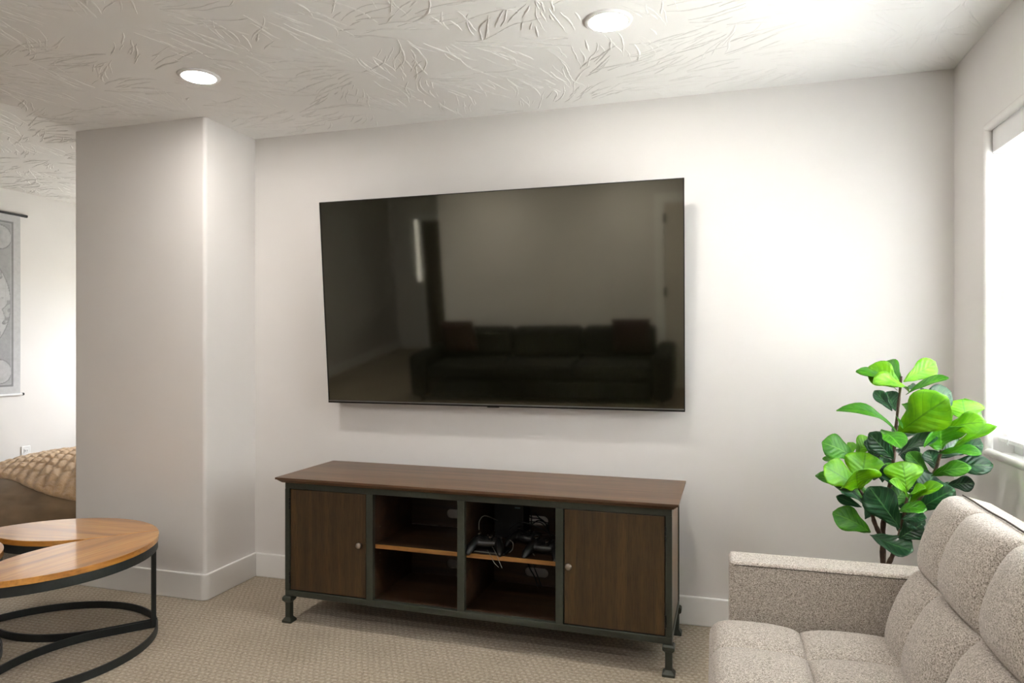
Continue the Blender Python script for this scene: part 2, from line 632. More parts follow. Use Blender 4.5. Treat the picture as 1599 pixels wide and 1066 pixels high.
bb('baseboard_back', PX1 + BT, WX - BT, WY - BT, WY, 'white baseboard along the television wall')
mbp = MB()
ro = rp + BT
outer, inner = [], []
for k in range(9):
    a = R(-90 + 90 * k / 8)
    outer.append((PX1 - rp + ro * math.cos(a), PY0 + rp + ro * math.sin(a)))
    inner.append((PX1 - rp + rp * math.cos(a), PY0 + rp + rp * math.sin(a)))
outer = [(PX0 - BT, WY + .2), (PX0 - BT, PY0 - BT)] + outer + [(PX1 + BT, WY)]
inner = [(PX0, WY + .2), (PX0, PY0)] + inner + [(PX1, WY)]
mbp.prism(outer + inner[::-1], 0, BH)
struct('baseboard_pillar', mbp, M['trim'], 'white baseboard wrapping round the pillar', bevel=.005, seg=3)
bb('baseboard_right', WX - BT, WX, BY, WY - BT, 'white baseboard along the window wall')
bb('baseboard_left', LX, LX + BT, BY - 2.4, FY, 'white baseboard along the wall with the map')
bb('baseboard_front', -3.15, -.66, BY, BY + BT, 'white baseboard behind the dark sofa')


# ------------------------------------------------------------------ windows
def window_x(name, label):
    y0, y1, z0, z1 = W1
    w = thing(name, None, None, (WX + WT - .035, 0, 0))
    tag(w, label, None, None, 'structure')
    f = MB()
    t = .045
    f.box(-.03, .03, y0, y1, z0, z0 + t).box(-.03, .03, y0, y1, z1 - t, z1).box(-.03, .03, y0, y0 + t, z0 + t, z1 - t).box(-.03, .03, y1 - t, y1, z0 + t, z1 - t)
    f.build('window_frame', M['white'], w, bevel=.004)
    zm = 1.48
    MB().box(-.022, .022, y0 + t, y1 - t, zm - .025, zm + .025).build('meeting_rail', M['white'], w, bevel=.004)
    for a, b in ((z0 + t, zm - .025), (zm + .025, z1 - t)):
        MB().box(-.003, .003, y0 + t, y1 - t, a, b).build('pane', M['pane'], w)
    return w


window_x('window_1', 'white double-hung window behind the blind')
w = thing('window_2', None, None, (0, FY + .06, 0))
tag(w, 'white window of the adjoining room', None, None, 'structure')
x0, x1, z0, z1 = W2
f = MB()
t = .045
f.box(x0, x1, -.03, .03, z0, z0 + t).box(x0, x1, -.03, .03, z1 - t, z1).box(x0, x0 + t, -.03, .03, z0 + t, z1 - t).box(x1 - t, x1, -.03, .03, z0 + t, z1 - t)
f.build('window_frame', M['white'], w)
MB().box(x0 + t, x1 - t, -.003, .003, z0 + t, z1 - t).build('pane', M['pane'], w)


def blind():
    y0, y1, z0, z1 = W1
    ya, yb = y0 + .012, y1 - .012
    b = thing('window_blind', 'white horizontal slat blind hanging in the window', 'blind', (WX, 0, z0))
    # valance: a board close to the wall face with its return
    v = MB()
    v.box(.022, .032, ya, yb, z1 - z0 - .098, z1 - z0 - .012)
    v.box(.032, .09, yb - .01, yb, z1 - z0 - .098, z1 - z0 - .012)
    v.build('valance', M['slat'], b, bevel=.002)
    MB().box(.045, .088, ya + .02, yb - .02, z1 - z0 - .05, z1 - z0 - .004).build('head_rail', M['slat'], b, bevel=.003)
    zb = .045
    MB().box(.04, .09, ya, yb, zb, zb + .016).build('bottom_rail', M['slat'], b, bevel=.003)
    # slats share one mesh
    proto = MB()
    tl = R(60)
    xs = [-.025, -.0125, 0, .0125, .025]
    cr = [0, .0016, .0022, .0016, 0]
    row = []
    th = .0028
    ring = [(x, c + th / 2) for x, c in zip(xs, cr)] + [(x, c - th / 2) for x, c in zip(xs[::-1], cr[::-1])]
    ring = [(x * math.cos(tl) + z * math.sin(tl), -x * math.sin(tl) + z * math.cos(tl)) for x, z in ring]
    n = len(ring)
    vv = [(x, ya, z) for x, z in ring] + [(x, yb, z) for x, z in ring]
    ff = [(i, (i + 1) % n, n + (i + 1) % n, n + i) for i in range(n)] + [tuple(reversed(range(n))), tuple(range(n, 2 * n))]
    proto.add(vv, ff)
    first = None
    z = zb + .045
    pitch = .0435
    while z < z1 - z0 - .085:
        if first is None:
            first = proto.build('slat', M['vinyl'], b)
            o = first
        else:
            o = first.copy()
            COL.objects.link(o)
            o.parent = b
        o.location = (.066, 0, z)
        z += pitch
    for yy in (yb - .10, (ya + yb) / 2, ya + .10):
        MB().tube([(.037, yy, zb - .002), (.037, yy, z1 - z0 - .06)], .0011, 6).build('ladder_cord', M['slat'], b)
        MB().tube([(.095, yy, zb - .002), (.095, yy, z1 - z0 - .06)], .0011, 6).build('ladder_cord', M['slat'], b)
        MB().tube([(.037, yy, zb + .02), (.034, yy + .004, zb + .004), (.037, yy, zb - .004)], .0016, 6).build('cord_loop', M['slat'], b)


blind()


w = thing('window_3', None, None, (0, BY - 2.54, 0))
tag(w, 'narrow bright sidelight of the hallway, mirrored in the television', None, None, 'structure')
x0, x1, z0, z1 = W3
MB().box(x0, x1, -.003, .003, z0, z1).build('pane', M['pane'], w)
for k in range(1, 4):
    zz = z0 + (z1 - z0) * k / 4
    MB().box(x0, x1, -.012, .012, zz - .008, zz + .008).build('glazing_bar', M['white'], w)
# doors behind the camera
d = thing('door_1', None, None, (-.53, BY, 0))
tag(d, 'pale panelled door mirrored at the right edge of the television', None, None, 'structure')
MB().box(.012, .77, .004, .03, .01, 2.03).build('door_leaf', M['door'], d, bevel=.003)
for a in ((-.09, 0, 0, .02, 0, 2.06), (.782, .872, 0, .02, 0, 2.06), (-.09, .872, 0, .02, 2.06, 2.15)):
    MB().box(*a).build('casing', M['trim'], d, bevel=.004)
for zz in (.25, 1.08, 1.88):
    MB().box(.0, .03, .030, .036, zz - .05, zz + .05).build('hinge', M['hinge'], d)
MB().lathe([(.025, 0), (.025, .008), (.010, .012), (.010, .04), (.027, .05), (.028, .062), (.015, .072), (.001, .073)], 20).build('door_knob', M['hinge'], d, smooth=50).matrix_local = \
    Matrix.Translation((.70, .03, .95)) @ Matrix.Rotation(R(-90), 4, 'X')
d = thing('door_2', None, None, (-4.45, BY - 2.48, 0))
tag(d, 'brown hallway door mirrored at the left of the television', None, None, 'structure')
MB().box(0, .80, .004, .04, .01, 2.05).build('door_leaf', M['cab_door'], d, bevel=.003)
for a in ((-.07, -.002, 0, .03, 0, 2.06), (.802, .87, 0, .03, 0, 2.06), (-.07, .87, 0, .03, 2.06, 2.14)):
    MB().box(*a).build('casing', M['trim'], d, bevel=.004)
MB().box(.03, .10, .04, .075, .96, .99).build('door_handle', M['hinge'], d, bevel=.008)


# ------------------------------------------------------------------ recessed lamps
def downlight(x, y, label):
    o = thing('recessed_light', label, 'ceiling light', (x, y, CEIL), 0, 'recessed ceiling lights')
    MB().lathe([(.066, -.001), (.068, -.007), (.074, -.009), (.084, -.006), (.087, -.0005), (.086, .0)], 40).build('trim_ring', M['white'], o, smooth=50)
    MB().lathe([(.001, -.0095), (.055, -.0092), (.067, -.0075), (.067, -.004)], 40).build('lens', M['lens'], o, smooth=50)
    return o


downlight(-.362, 2.425, 'round recessed ceiling light above the right half of the cabinet')
downlight(-2.118, 2.425, 'round recessed ceiling light just in front of the pillar')
for i, (x, y) in enumerate(((-.362, .4), (-2.118, .4), (-.9, -.75), (-2.4, -.75))):  # last pair added to brighten the wall mirrored in the television
    downlight(x, y, ['round recessed ceiling light over the tweed sofa end, behind the camera', 'round recessed ceiling light between the two sofas',
                     'added recessed light above the right half of the dark sofa, brightening the wall behind it', 'added recessed light above the left half of the dark sofa, brightening the wall behind it'][i])


# ================================================================== television
TVW, TVH, TILT = 1.822, 1.037, R(5.0)
tv = thing('television', 'large flat black television tilted down on the wall', 'television', (-1.037, 3.178, .988))
tv.rotation_euler = (TILT, 0, 0)
hw = TVW / 2
MB().box(-hw + .004, hw - .004, -.0015, .0, .012, TVH - .003).build('screen', M['glass_tv'], tv)
MB().box(-hw + .002, hw - .002, .001, .03, .0, TVH - .001).build('back_panel', M['black_matte'], tv, bevel=.003)
fr = MB()
fr.box(-hw, -hw + .004, -.004, .012, 0, TVH).box(hw - .004, hw, -.004, .012, 0, TVH).box(-hw, hw, -.004, .012, TVH - .003, TVH)
fr.build('bezel', M['bezel'], tv)
MB().box(-hw, hw, -.005, .012, -.002, .005).build('bottom_bezel', M['bezel'], tv)
MB().box(-hw + .004, hw - .004, -.004, -.001, .0055, .011).build('bottom_lip', M['bezel_lip'], tv)
MB().box(-.03, .03, -.0055, .01, -.006, -.001).build('sensor_bump', M['bezel'], tv, bevel=.001)
MB().box(-.42, .42, .03, .055, .32, .62).build('wall_mount', M['steel'], tv)
for sx in (-.3, .3):
    MB().box(sx - .02, sx + .02, .05, .066, .3, .64).build('mount_arm', M['steel'], tv)


# ================================================================== media cabinet
CW, CD = 1.756, .43          # frame width and depth
cab = thing('media_cabinet', 'long brown wood media cabinet in a dark metal frame', 'cabinet', (-1.035, 2.728, 0), R(-1.0))
cw = CW / 2
Z0, Z1 = .124, .652
PST = .030
inX = [-cw, -.438, -.001, .430, cw]     # post centre lines
# slanted-edge wood top
tw, t0, t1 = cw + .028, -.038, CD + .02
top = [(-tw, t0), (tw, t0), (tw, t1), (-tw, t1)]
low = [(-tw + .022, t0 + .022), (tw - .022, t0 + .022), (tw - .022, t1 - .022), (-tw + .022, t1 - .022)]
tb = MB()
tb.prism(top, .668, .678)
tb.prism(low, .652, .668, [(-tw + .004, t0 + .004), (tw - .004, t0 + .004), (tw - .004, t1 - .004), (-tw + .004, t1 - .004)])
tb.build('top', M['cab_top'], cab, bevel=.0015)
# metal frame
for nm, a in (('front_rail', (-cw, cw, 0, .024, .622, Z1)), ('front_rail', (-cw, cw, 0, .024, Z0, .151)),
              ('back_rail', (-cw, cw, CD - .024, CD, .622, Z1)), ('back_rail', (-cw, cw, CD - .024, CD, Z0, .151)),
              ('side_rail', (-cw, -cw + .024, .024, CD - .024, .622, Z1)), ('side_rail', (cw - .024, cw, .024, CD - .024, .622, Z1)),
              ('side_rail', (-cw, -cw + .024, .024, CD - .024, Z0, .151)), ('side_rail', (cw - .024, cw, .024, CD - .024, Z0, .151))):
    MB().box(*a).build(nm, M['frame'], cab, bevel=.002)
for x in (-cw + .012, cw - .012):
    for y in (.012, CD - .012):
        MB().box(x - .0125, x + .0125, y - .0125, y + .0125, .151, .622).build('corner_post', M['frame'], cab, bevel=.002)
for x in inX[1:4]:
    MB().box(x - .0165, x + .0165, -.001, .023, .151, .622).build('post', M['frame'], cab, bevel=.002)
# cabinet case
for sx in (-1, 1):
    a, b = sorted((sx * (cw - .004), sx * (cw - .022)))
    MB().box(a, b, .0245, CD - .0245, .1515, .6215).build('side_panel', M['cab_side'], cab)
for x in inX[1:4]:
    MB().box(x - .0115, x + .0115, .024, CD - .026, .1515, .6515).build('divider', M['cab_in'], cab)
MB().box(-cw + .0225, cw - .0225, .0245, CD - .026, .133, .152).build('bottom_panel', M['cab_in'], cab)
# back panel with four oval cable openings
YB0, YB1 = CD - .0255, CD - .0195
def oval(cx, cz, w, h, n=8):
    r = h / 2
    p = []
    for k in range(n + 1):
        a = -PI / 2 + PI * k / n
        p.append((cx + w / 2 - r + r * math.cos(a), cz + r * math.sin(a)))
    for k in range(n + 1):
        a = PI / 2 + PI * k / n
        p.append((cx - w / 2 + r + r * math.cos(a), cz + r * math.sin(a)))
    return p


def back_cell(x0, x1, z0, z1, hole):
    """flat panel with an oval hole, thickness YB0..YB1"""
    o = oval(*hole)
    n = len(o)
    cx, cz = hole[0], hole[1]
    # match each hole vertex to the rectangle boundary along its direction
    rect = []
    for x, z in o:
        dx, dz = x - cx, z - cz
        k = 1e9
        if abs(dx) > 1e-9:
            k = min(k, ((x1 - cx) if dx > 0 else (x0 - cx)) / dx)
        if abs(dz) > 1e-9:
            k = min(k, ((z1 - cz) if dz > 0 else (z0 - cz)) / dz)
        rect.append((cx + dx * k, cz + dz * k))
    mb = MB()
    for yy, flip in ((YB0, 0), (YB1, 1)):
        v = [(x, yy, z) for x, z in o] + [(x, yy, z) for x, z in rect]
        f = [(i, (i + 1) % n, n + (i + 1) % n, n + i) for i in range(n)]
        # corners
        ext = []
        for (qx, qz) in ((x0, z0), (x1, z0), (x1, z1), (x0, z1)):
            for i in range(n):
                p, q = rect[i], rect[(i + 1) % n]
                on = lambda w, s: abs(w[0] - s[0]) < 1e-6 or abs(w[1] - s[1]) < 1e-6
                if on(p, (qx, qz)) and on(q, (qx, qz)) and abs(p[0] - q[0]) > 1e-6 and abs(p[1] - q[1]) > 1e-6:
                    v.append((qx, yy, qz))
                    f.append((n + i, n + (i + 1) % n, len(v) - 1))
        mb.add(v, f)
    mb.add([(x, YB0, z) for x, z in o] + [(x, YB1, z) for x, z in o], [(i, (i + 1) % n, n + (i + 1) % n, n + i) for i in range(n)])
    return mb


for bx0, bx1, hx in ((inX[1], inX[2], -.180), (inX[2], inX[3], .222)):
    bp = MB()
    for z0, z1, hz in ((.152, .395, .212), (.395, .64, .458)):
        m2 = back_cell(bx0, bx1, z0, z1, (hx, hz, .115, .044))
        bp.add(m2.v, m2.f)
    bp.build('back_panel', M['cab_in'], cab)
for bx0, bx1 in ((-cw + .0225, inX[1]), (inX[3], cw - .0225)):
    MB().box(bx0, bx1, YB0, YB1, .152, .64).build('back_panel', M['cab_in'], cab)
# shelves with a lighter front edge, shelf pins
for bx0, bx1 in ((inX[1], inX[2]), (inX[2], inX[3])):
    a, b = bx0 + .0125, bx1 - .0125
    s = MB().box(a, b, .034, CD - .03, .375, .393).build('shelf', M['cab_in'], cab)
    MB().box(a, b, .031, .034, .375, .393).build('edge_band', M['cab_edge'], s)
    for zz in (.308, .34, .43, .462):
        for xx, dd in ((a, 1), (b, -1)):
            MB().lathe([(.0028, 0), (.0028, .002)], 10, (0, 0, 0)).build('shelf_pin', M['nickel'], cab).matrix_local = \
                Matrix.Translation((xx - dd * .001, .075, zz)) @ Matrix.Rotation(R(90) * dd, 4, 'Y')
# doors with knob and hinges
for x0, x1, kx, hx in ((-cw + .025, inX[1] - .0175, inX[1] - .045, -cw + .0245), (inX[3] + .0175, cw - .025, inX[3] + .041, cw - .0245)):
    d = MB().box(x0 + .003, x1 - .003, .004, .022, .155, .619).build('door', M['cab_door'], cab, bevel=.0015)
    k = MB().lathe([(.0055, 0), (.0055, .010), (.008, .012), (.0125, .016), (.0145, .021), (.0125, .026), (.008, .029), (.001, .0305)], 20,
                   (kx, .004, .393), '-y').build('knob', M['nickel'], d, smooth=60)
    for hz in (.212, .555):
        h = MB()
        for q in range(3):
            h.lathe([(.0036, q * .018), (.0036, q * .018 + .0165)], 10, (hx, -.001, hz - .027))
        h.build('hinge', M['black'], d)
# legs: collar, square shaft, foot
for sx in (-1, 1):
    for y in (.014, CD - .014):
        c = (sx * (cw - .013), y, 0)
        lg = MB()
        q2 = math.sqrt(2)
        lg.lathe([(.0245 * q2, 0), (.0245 * q2, .010), (.015 * q2, .022), (.0135 * q2, .024), (.0135 * q2, .092), (.016 * q2, .094),
                  (.0225 * q2, .102), (.0235 * q2, .106), (.0235 * q2, .116), (.019 * q2, .1235)], 4, c, ph=PI / 4)
        lg.build('leg', M['frame'], cab, bevel=.002)

CABM = Matrix.Translation((-1.035, 2.728, 0)) @ Matrix.Rotation(R(-1.0), 4, 'Z')


def cab_pt(x, y, z):
    return CABM @ Vector((x, y, z))


# ------------------------------------------------------------------ things on the shelf
def controller(loc, rz, rx, label):
    g = thing('game_controller', label, 'game controller', loc, rz, 'game controllers on the cabinet shelf')
    g.rotation_euler = (rx, 0, rz)
    b = MB()
    b.ball((0, .004, .030), (.062, .030, .021), 20, 12)
    b.ball((-.030, .012, .032), (.034, .028, .021), 18, 10)
    b.ball((.030, .012, .032), (.034, .028, .021), 18, 10)
    for s in (-1, 1):
        b.tube([(s * .045, .012, .030), (s * .058, -.018, .028), (s * .066, -.046, .024), (s * .069, -.066, .019)], [.022, .021, .0175, .012], 12)
        b.ball((s * .069, -.066, .019), (.012, .012, .011), 12, 8)
    o = b.build('body', M['black'], g, smooth=180, clean=False)
    m = o.modifiers.new('fuse', 'REMESH')
    m.mode = 'VOXEL'
    m.voxel_size = .0032
    m.use_smooth_shade = True
    m2 = o.modifiers.new('soften', 'SMOOTH')
    m2.iterations = 4
    for x, y in ((-.036, .016), (.018, -.006)):
        st = MB().lathe([(.010, 0), (.010, .004), (.004, .006), (.004, .013), (.0085, .014), (.0092, .017), (.008, .019), (.001, .018)], 16, (x, y, .049)).build('thumb_stick', M['black'], g, smooth=50)
        MB().lathe([(.0088, .0145), (.0102, .0165), (.0098, .0195), (.006, .0205)], 16, (x, y, .049)).build('stick_ring', M['chrome'], st, smooth=60)
    for k in range(4):
        a = k * PI / 2
        MB().lathe([(.0042, 0), (.0042, .003), (.002, .0038)], 10, (.036 + .012 * math.cos(a), .016 + .012 * math.sin(a), .0515)).build('button', M['black_matte'], g, smooth=50)
    MB().lathe([(.005, 0), (.005, .002), (.001, .003)], 14, (0, .022, .0515)).build('home_button', M['chrome'], g, smooth=50)
    MB().box(-.026, -.010, -.010, -.004, .049, .053).box(-.021, -.015, -.015, .001, .049, .053).build('direction_pad', M['black_matte'], g)
    for s in (-1, 1):
        MB().ball((s * .042, .036, .032), (.020, .010, .009), 14, 8).build('bumper', M['black_matte'], g, smooth=180)
    return g


SZ = .393
controller(cab_pt(.088, .090, SZ + .010), R(6), R(18), 'black game controller at the left, lying on a flat black console')
controller(cab_pt(.225, .235, SZ + .004), R(-12), R(16), 'black game controller in the middle, set back among the cables')
controller(cab_pt(.338, .115, SZ + .004), R(-4), R(18), 'black game controller at the right end of the shelf')
# flat console under the left controller and a boxy one at the back
p = cab_pt(.10, .088, SZ)
t = thing('flat_console', 'flat black console under the left controller', 'console', p, R(-3))
MB().box(-.075, .085, -.045, .05, 0, .010).build('case', M['black'], t, bevel=.003)
MB().box(-.070, .080, -.0462, -.0452, .006, .008).build('light_strip', M['cable_g'], t)
p = cab_pt(.17, .345, SZ)
t = thing('game_console', 'black boxy game console at the back of the shelf', 'console', p, R(-2))
MB().box(-.12, .02, -.05, .05, 0, .165).build('case', M['black_matte'], t, bevel=.004)
MB().box(-.02, .005, -.0512, -.0503, .142, .148).build('glint_bar', M['teal'], t)  # teal glint on the case, painted as a small bar


def cable(name, pts, r, mat, label, n=10):
    # smooth Catmull-Rom path
    P = [Vector(p) for p in pts]
    P = [P[0] * 2 - P[1]] + P + [P[-1] * 2 - P[-2]]
    out = []
    for i in range(1, len(P) - 2):
        for k in range(n):
            t = k / n
            a, b, c, d = P[i - 1], P[i], P[i + 1], P[i + 2]
            out.append(.5 * ((2 * b) + (c - a) * t + (2 * a - 5 * b + 4 * c - d) * t * t + (3 * b - a - 3 * c + d) * t ** 3))
    out.append(P[-2])
    o = MB().tube(out, r, 6).build(name, mat, None, smooth=80)
    return tag(o, label, 'cable', 'cables of the game gear')


C = lambda x, y, z: tuple(cab_pt(x, y, z))
cable('cable', [C(.10, .05, SZ + .016), C(.125, .02, SZ + .006), C(.15, -.004, SZ - .016), C(.172, -.008, SZ - .034)], .0013, M['cable_g'], 'thin pale cable hanging over the shelf edge, left one of two')
cable('cable', [C(.12, .06, SZ + .030), C(.145, .03, SZ + .014), C(.172, .0, SZ - .012), C(.186, -.006, SZ - .036)], .0013, M['cable_g'], 'thin pale cable hanging over the shelf edge, right one of two')
cable('cable', [C(.038, .12, SZ + .08), C(.036, .13, SZ + .115), C(.055, .15, SZ + .135), C(.09, .22, SZ + .10)], .0018, M['cable_g'], 'grey cable looping up behind the left controller')
cable('cable', [C(.19, .09, SZ + .055), C(.206, .085, SZ + .045), C(.205, .08, SZ + .02), C(.192, .075, SZ + .006)], .0018, M['cable_g'], 'grey cable curling down between left and middle controllers')
cable('cable', [C(.275, .13, SZ + .030), C(.285, .10, SZ + .012), C(.305, .07, SZ + .006)], .0016, M['cable_g'], 'short grey cable in front of the right controller')
bl = [([C(.16, .38, .50), C(.20, .388, .474), C(.24, .39, .47), C(.29, .385, .44)], 'arching highest across the upper right cable opening'),
      ([C(.15, .37, .462), C(.20, .386, .455), C(.25, .39, .452), C(.29, .36, .425)], 'crossing the middle of the upper right cable opening'),
      ([C(.195, .385, .52), C(.202, .390, .47), C(.198, .39, .43), C(.20, .36, .397)], 'hanging upright in the upper right cable opening'),
      ([C(.215, .385, .50), C(.24, .39, .475), C(.27, .39, .452), C(.30, .37, .40)], 'slanting down through the upper right cable opening'),
      ([C(.18, .37, .44), C(.21, .388, .447), C(.235, .39, .462), C(.285, .385, .455)], 'bowed upward low in the upper right cable opening'),
      ([C(.165, .385, .30), C(.19, .395, .235), C(.215, .395, .195), C(.235, .38, .154)], 'slanting across the lower right cable opening, left one of two'),
      ([C(.195, .385, .31), C(.213, .395, .24), C(.232, .395, .195), C(.255, .38, .154)], 'slanting across the lower right cable opening, right one of two')]
for pts_, txt in bl:
    cable('cable', pts_, .0026, M['black_matte'], 'black cable ' + txt)
cable('cable', [C(.13, .27, SZ + .05), C(.19, .24, SZ + .095), C(.27, .23, SZ + .085), C(.33, .25, SZ + .05), C(.39, .27, SZ + .02)], .0028, M['black'], 'black cable heaped behind the middle controller')


# ================================================================== coffee tables (three wedge tables forming a disc)
TC, TR, TH = (-2.755, 2.185), .474, .440
def sector_outline(a0, a1, Rr, fr, gap):
    """a0<a1 radians; apex filleted by fr"""
    bis = (a0 + a1) / 2
    off = Vector((math.cos(bis), math.sin(bis))) * gap / math.sin((a1 - a0) / 2)
    P = []
    n = 40
    # outer arc trimmed for the gap
    da = gap / Rr
    for k in range(n + 1):
        a = a0 + da + (a1 - a0 - 2 * da) * k / n
        P.append(Vector((Rr * math.cos(a), Rr * math.sin(a))))
    half = (a1 - a0) / 2
    dist = fr / math.sin(half)
    c = Vector((math.cos(bis), math.sin(bis))) * dist + off
    # fillet arc from the a1 side to the a0 side
    s0 = a1 + PI / 2
    s1 = a0 + 3 * PI / 2
    m = 24
    for k in range(m + 1):
        a = s0 + (s1 - s0) * k / m
        P.append(c + fr * Vector((math.cos(a), math.sin(a))))
    return P


def inset(P, d):
    n = len(P)
    out = []
    for i in range(n):
        t1 = (P[i] - P[i - 1])
        t2 = (P[(i + 1) % n] - P[i])
        t1 = t1.normalized() if t1.length > 1e-9 else t2.normalized()
        t2 = t2.normalized() if t2.length > 1e-9 else t1
        n1, n2 = Vector((-t1.y, t1.x)), Vector((-t2.y, t2.x))
        b = n1 + n2
        b = b.normalized() if b.length > 1e-6 else n1
        k = max(.45, b.dot(n1))
        out.append(P[i] + b * d / k)
    return out


TIP = R(49)
names = ['in front, its pointed tip nearest the pillar', 'at the back, touching the front table at the tip', 'at the far left, only its rounded inner corner in view']
for i, (a0, a1) in enumerate(((TIP - 2 * PI / 3, TIP), (TIP, TIP + 2 * PI / 3), (TIP + 2 * PI / 3, TIP + 4 * PI / 3))):
    tt = thing('coffee_table', 'wedge-shaped wood-topped coffee table ' + names[i], 'coffee table', (TC[0] - (.027 if i == 2 else 0), TC[1] - (.012 if i == 2 else 0), 0), 0, 'wedge coffee tables forming a circle')
    P = sector_outline(a0, a1, TR, .45, .0025)
    I = inset(P, .007)
    mat = wood('acacia_top', srgb(146, 90, 32), srgb(206, 142, 62), srgb(232, 182, 102), 0, .32, .9, .8, rotz=-((a0 + a1) / 2 + PI / 2 + (R(8), R(-14), 0)[i]), line=.45, coat_rough=.10)
    MB().prism([tuple(p) for p in P], TH - .024, TH).build('top', mat, tt, bevel=.0015)
    MB().band([tuple(p) for p in inset(P, .004)], [tuple(p) for p in inset(P, .011)], TH - .062, TH - .0245).build('apron', M['steel'], tt)
    MB().band([tuple(p) for p in inset(P, .004)], [tuple(p) for p in inset(P, .011)], .001, .034).build('foot_ring', M['steel'], tt)
    bis = (a0 + a1) / 2
    spots = [Vector((math.cos(a), math.sin(a))) * (TR - .020) for a in (a0 + .030, a1 - .030)]
    for q, sp in enumerate(spots):
        a = math.atan2(sp.y, sp.x)
        l = MB().box(-.009, .009, -.009, .009, .0345 - .03, TH - .0245).build('leg', M['steel'], tt, bevel=.0012)
        l.location = (sp.x, sp.y, 0)
        l.rotation_euler = (0, 0, a if q < 2 else bis)


# ================================================================== tweed sofa (right)
def breaks(cells, n):
    """sample positions: fine near every seam"""
    out = []
    for a, b in zip(cells[:-1], cells[1:]):
        for k in range(n):
            q = (1 - math.cos(PI * k / n)) / 2
            out.append(a + (b - a) * q)
    out.append(cells[-1])
    return out


def prof(x, cells):
    for a, b in zip(cells[:-1], cells[1:]):
        if a <= x <= b:
            q = 2 * (x - a) / (b - a) - 1
            return max(0.0, 1 - abs(q) ** 2.3) ** .55
    return 0.0


def tufted(us, vs, ucell, vcell, h, depth, r_edge, fn, flat_edges=True):
    """a cushion: front face heights over u,v with tufts, side walls and back; fn maps (u,v,w) to 3-D"""
    u0, u1, v0, v1 = us[0], us[-1], vs[0], vs[-1]
    rows = []
    for u in us:
        row = []
        for v in vs:
            d = min(u - u0, u1 - u, v - v0, v1 - v)
            e = 0.0
            if d < r_edge:
                q = r_edge - d
                e = r_edge - math.sqrt(max(0, r_edge ** 2 - q ** 2))
            hh = h if (v < vcell[1] or v > vcell[-2]) else h * 1.4
            w = hh * (prof(u, ucell) * prof(v, vcell)) ** .8 - e
            row.append(fn(u, v, w))
        rows.append(row)
    mb = MB().grid(rows)
    back = [[fn(u, v, -depth) for v in vs] for u in us]
    o = len(mb.v)
    nv = len(vs)
    nu = len(us)
    mb.v += [tuple(p) for row in back for p in row]
    mb.f += [(o + i * nv + j, o + i * nv + j + 1, o + (i + 1) * nv + j + 1, o + (i + 1) * nv + j) for i in range(nu - 1) for j in range(nv - 1)]
    for i in range(nu - 1):
        for j in (0, nv - 1):
            mb.f.append((i * nv + j, (i + 1) * nv + j, o + (i + 1) * nv + j, o + i * nv + j))
    for j in range(nv - 1):
        for i in (0, nu - 1):
            mb.f.append((i * nv + j, i * nv + j + 1, o + i * nv + j + 1, o + i * nv + j))
    return mb


SY1, SY0 = 2.245, .55
sofa = thing('sofa', 'oatmeal tweed tufted sofa below the window', 'sofa', (0, 0, 0))
ys = [SY1 - .215 - .285 * k for k in range(5)]
ycell = sorted([SY1] + ys + [SY0])
# seat
xcell = [-.015, .246, .53]
us, vs = breaks(xcell, 14), breaks(ycell, 14)
tufted(us, vs, xcell, ycell, .030, .15, .045, lambda u, v, w: (u, v, .418 + w)).build('seat_cushion', M['tweed'], sofa, smooth=180)
# backrest: plane tilted away from the seat
BB = Vector((.490, 0, .405))
lean = R(20.0)
dirw = Vector((math.sin(lean), 0, math.cos(lean)))
nrm = Vector((-math.cos(lean), 0, math.sin(lean)))
BHT = .485
wcell = [0, .245, BHT]
us, vs = breaks(wcell, 14), breaks(ycell, 14)
tufted(us, vs, wcell, ycell, .048, .11, .030, lambda u, v, w: BB + Vector((0, v, 0)) + dirw * u + nrm * w).build('backrest', M['tweed'], sofa, smooth=180)
# boxed top border with its dark piping
e0 = BB + dirw * (BHT - .006) - nrm * .022
e1 = BB + dirw * (BHT + .012) - nrm * .10
bx = MB()
sec = [e0, e0 + dirw * .012 - nrm * .004, e1, e1 - dirw * .03 - nrm * .012, e1 - dirw * .06, e0 - dirw * .02]
m_ = len(sec)
v_ = [(p.x, SY1 - .012, p.z) for p in sec] + [(p.x, SY0 + .012, p.z) for p in sec]
bx.add(v_, [(i, (i + 1) % m_, m_ + (i + 1) % m_, m_ + i) for i in range(m_)] + [tuple(range(m_)), tuple(reversed(range(m_, 2 * m_)))])
bx.build('top_border', M['tweed'], sofa, bevel=.008, seg=3, smooth=40)
pp = e0 + dirw * .0115 - nrm * .001
pipe = []
for k in range(40):
    y = SY1 - .014 - (SY1 - SY0 - .03) * k / 39
    pipe.append((pp.x, y, pp.z + .0012 * math.sin(k * 1.1)))
MB().tube(pipe, .0022, 6).build('piping', M['seam'], sofa, smooth=80)


def arm(y0, y1, face):
    a = MB().box(.045, .86, y0, y1, .12, .608).build('arm', M['tweed'], sofa, bevel=.012, seg=4, smooth=30)
    yy = y0 - .0004 if face < 0 else y1 + .0004
    MB().tube([(.062, yy, .598), (.84, yy, .598)], .0013, 6).build('seam', M['seam'], a, smooth=80)
    return a


arm(SY1 + .004, SY1 + .125, -1)
arm(SY0 - .125, SY0 - .004, 1)
MB().box(.02, .80, SY0, SY1, .16, .285).build('base', M['tweed'], sofa, bevel=.01)
for x in (.10, .78):
    for y in (SY0 + .05, SY1 + .06):
        MB().lathe([(.014, 0), (.022, .165)], 16, (x, y, 0)).build('leg', M['fir'], sofa, smooth=40)


# ================================================================== fiddle-leaf plant
PLX, PLY = .620, 2.74
plant = thing('potted_fig', 'fiddle-leaf fig in a cream pot in the corner', 'potted plant', (PLX, PLY, 0))


